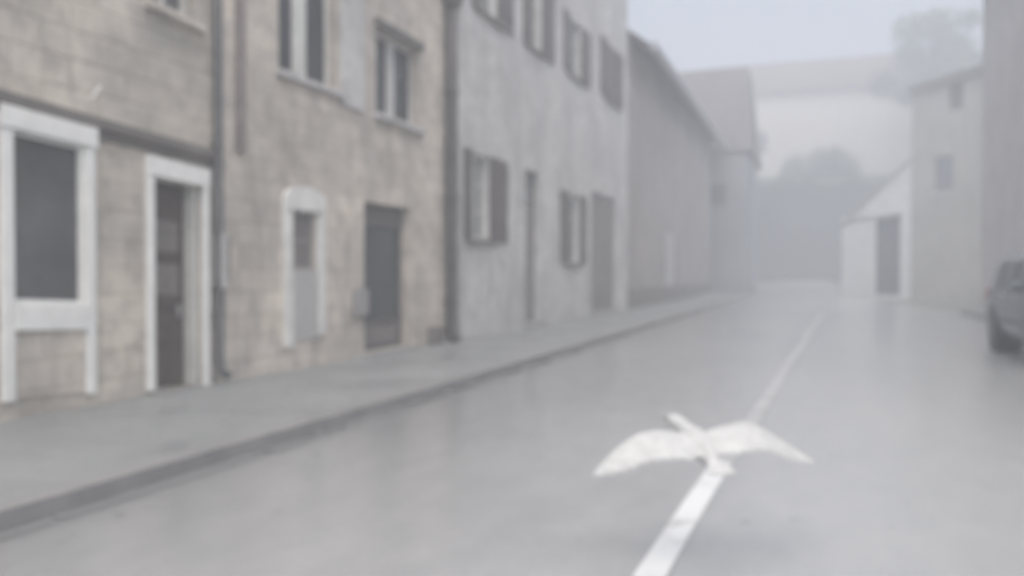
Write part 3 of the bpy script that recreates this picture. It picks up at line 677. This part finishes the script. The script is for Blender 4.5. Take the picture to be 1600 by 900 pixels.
# ------------------------------------------------------------------ white bird
def make_bird(loc, heading, pitch, roll):
    root = thing('bird', loc, 'white bird with spread wings flying low over the centre line', 'bird')
    m = MB(); K = 16
    prof = [(.264, .008, .052), (.252, .032, .054), (.224, .048, .054), (.192, .048, .048), (.158, .045, .034), (.115, .062, .026), (.06, .074, .012), (.0, .078, .008), (-.07, .068, .01), (-.13, .05, .014), (-.17, .032, .018), (-.2, .014, .022)]
    side = lambda x: .13 * max(0, (x - .03) / .23) ** 1.5      # the neck bends to the left
    m.tube([(x, side(x), z) for x, r_, z in prof], [r_ for x, r_, z in prof], K)
    # tail fan
    vs = []
    for zz_ in (.032, .020):
        vs += [(-.12, .022, zz_), (-.12, -.022, zz_), (-.28, -.085, zz_ + .004), (-.295, -.04, zz_ + .004), (-.30, 0, zz_ + .004), (-.295, .04, zz_ + .004), (-.28, .085, zz_ + .004)]
    m.add(vs, [(0, 1, 2, 3, 4, 5, 6), (13, 12, 11, 10, 9, 8, 7)] + [(i, i + 7, (i + 1) % 7 + 7, (i + 1) % 7) for i in range(7)])
    # wings: span y, leading x, trailing x, height z, thickness
    key = [(0.0, .10, -.09, .025, .036), (.06, .115, -.12, .036, .03), (.14, .125, -.165, .056, .024), (.24, .135, -.17, .070, .018), (.35, .135, -.165, .070, .015), (.45, .10, -.165, .040, .012), (.55, .04, -.16, .0, .010), (.64, -.03, -.15, -.042, .008), (.685, -.08, -.13, -.062, .007)]
    def interp(y):
        for a, b in zip(key, key[1:]):
            if y <= b[0]: t = (y - a[0]) / (b[0] - a[0]); return [a[i] + (b[i] - a[i]) * t for i in range(5)]
        return list(key[-1])
    for s in (1, -1):
        rings = []
        for i in range(45):
            y = .685 * i / 44; _, le, te, z, th = interp(y)
            te += (-.006 if i % 4 in (1, 2) else .003) if y > .1 else 0
            z += -.02 * min(1, y / .3) if s > 0 else .02 * math.sin(min(1, y / .5) * math.pi)
            te -= .03 * max(0, min(1, (y - .35) / .2)) * (1 if y < .62 else .4)
            tw = .035 * max(0, min(1, (y - .2) / .25))
            ring = []
            for (f, up) in ((0, 0), (.12, .8), (.35, 1), (.7, .6), (1, .18), (1, -.18), (.7, -.3), (.35, -.4), (.12, -.5)):
                camber = .018 * math.sin(math.pi * f)
                ring.append((le + (te - le) * f, s * y, z + camber + up * th / 2 - (tw * f)))
            rings.append(ring)
        n_ = 9; vs = [p for r_ in rings for p in r_]
        fs = [(i * n_ + k, i * n_ + (k + 1) % n_, (i + 1) * n_ + (k + 1) % n_, (i + 1) * n_ + k) for i in range(44) for k in range(n_)]
        fs += [tuple(range(n_)), tuple(44 * n_ + k for k in range(n_))]
        m.add(vs, fs)
    tmp = m.build('body', M['bird'], root)
    md = tmp.modifiers.new('remesh', 'REMESH'); md.mode = 'VOXEL'; md.voxel_size = .005
    sm_ = tmp.modifiers.new('smooth', 'SMOOTH'); sm_.factor = .5; sm_.iterations = 3
    dg = bpy.context.evaluated_depsgraph_get(); me = bpy.data.meshes.new_from_object(tmp.evaluated_get(dg))
    tmp.modifiers.clear(); tmp.data = me
    if not me.materials: me.materials.append(M['bird'])
    for p in me.polygons: p.use_smooth = True
    b = MB(); b.tube([(.255, .128, .05), (.275, .145, .046), (.292, .162, .036)], [.011, .008, .002], 8); b.build('beak', M['beak'], root, smooth=True)
    for s in (1, -1):
        ey = MB(); ey.tube([(.238 - s * .016, .112 + s * .030, .068), (.238 - s * .022, .112 + s * .040, .069)], [.006, .004], 8); ey.build('eye', M['black'], root)
    root.rotation_euler = Matrix.Rotation(heading, 3, 'Z').__matmul__(Matrix.Rotation(pitch, 3, 'Y')).__matmul__(Matrix.Rotation(roll, 3, 'X')).to_euler()
    return root
bd_ = 3.6; r_ = ray(1098, 702); k_ = bd_ / (Vector((-SY, CY)).dot(Vector((r_.x, r_.y))))
bl = r_ * k_ + Vector((0, 0, CAM_H))
make_bird(bl, math.pi / 2 + YAW + R(11), R(-23), R(0)).scale = (0.735, 0.735, 0.735)

# ------------------------------------------------------------------ haze, light, sky, camera
hz_ = MB(); hz_.box(lambda a, b, c_: (a, b, c_), -221, 221, -91, 176, -2.2, 34)
ho = hz_.build('haze', bpy.data.materials.new('haze_air')); tag(ho, kind='stuff'); hm = ho.data.materials[0]; hm.use_nodes = True
nt = hm.node_tree; nt.nodes.clear()
out = nt.nodes.new('ShaderNodeOutputMaterial'); pv = nt.nodes.new('ShaderNodeVolumePrincipled')
pv.inputs['Color'].default_value = (0.90, 0.94, 1.0, 1); pv.inputs['Density'].default_value = 0.0138; pv.inputs['Anisotropy'].default_value = 0.2
nt.links.new(pv.outputs[0], out.inputs['Volume'])

SUN_EL, SUN_AZ = R(60), R(166)      # azimuth clockwise from up the street (+Y): behind and to the right
w = bpy.data.worlds.new('World'); scene.world = w; w.use_nodes = True
nt = w.node_tree; bg = nt.nodes['Background']
sky = nt.nodes.new('ShaderNodeTexSky'); sky.sky_type = 'NISHITA'; sky.sun_disc = False
sky.sun_elevation = SUN_EL; sky.sun_rotation = SUN_AZ; sky.air_density = 1.0; sky.dust_density = 6.0; sky.ozone_density = 1.0
hs = nt.nodes.new('ShaderNodeHueSaturation'); hs.inputs['Saturation'].default_value = 0.62
nt.links.new(sky.outputs[0], hs.inputs['Color']); nt.links.new(hs.outputs[0], bg.inputs['Color']); bg.inputs['Strength'].default_value = 0.09
sl = bpy.data.lights.new('sun', 'SUN'); sl.energy = 1.3; sl.angle = R(105); sl.color = (1.0, 0.97, 0.93)
so = bpy.data.objects.new('sun', sl); COL.objects.link(so)
dvec = Vector((math.sin(SUN_AZ) * math.cos(SUN_EL), math.cos(SUN_AZ) * math.cos(SUN_EL), math.sin(SUN_EL)))
so.rotation_euler = dvec.to_track_quat('Z', 'Y').to_euler(); so.location = (10, -10, 30)

cam = bpy.data.cameras.new('camera'); co = bpy.data.objects.new('camera', cam); COL.objects.link(co); scene.camera = co
co.location = (0, 0, CAM_H); co.rotation_euler = (R(90) + PITCH, 0, YAW)
cam.sensor_width = 36; cam.lens = 36 * FPX / 1600; cam.clip_end = 2000; cam.clip_start = 0.05
cam.dof.use_dof = True; cam.dof.focus_distance = 0.7; cam.dof.aperture_fstop = 3.6; cam.dof.aperture_blades = 0

scene.render.engine = 'CYCLES'
scene.cycles.use_denoising = True; scene.cycles.volume_bounces = 2; scene.cycles.max_bounces = 8
vs_ = scene.view_settings; vs_.view_transform = 'Standard'; vs_.look = 'None'; vs_.gamma = 1; vs_.use_curve_mapping = False; vs_.exposure = 1.15
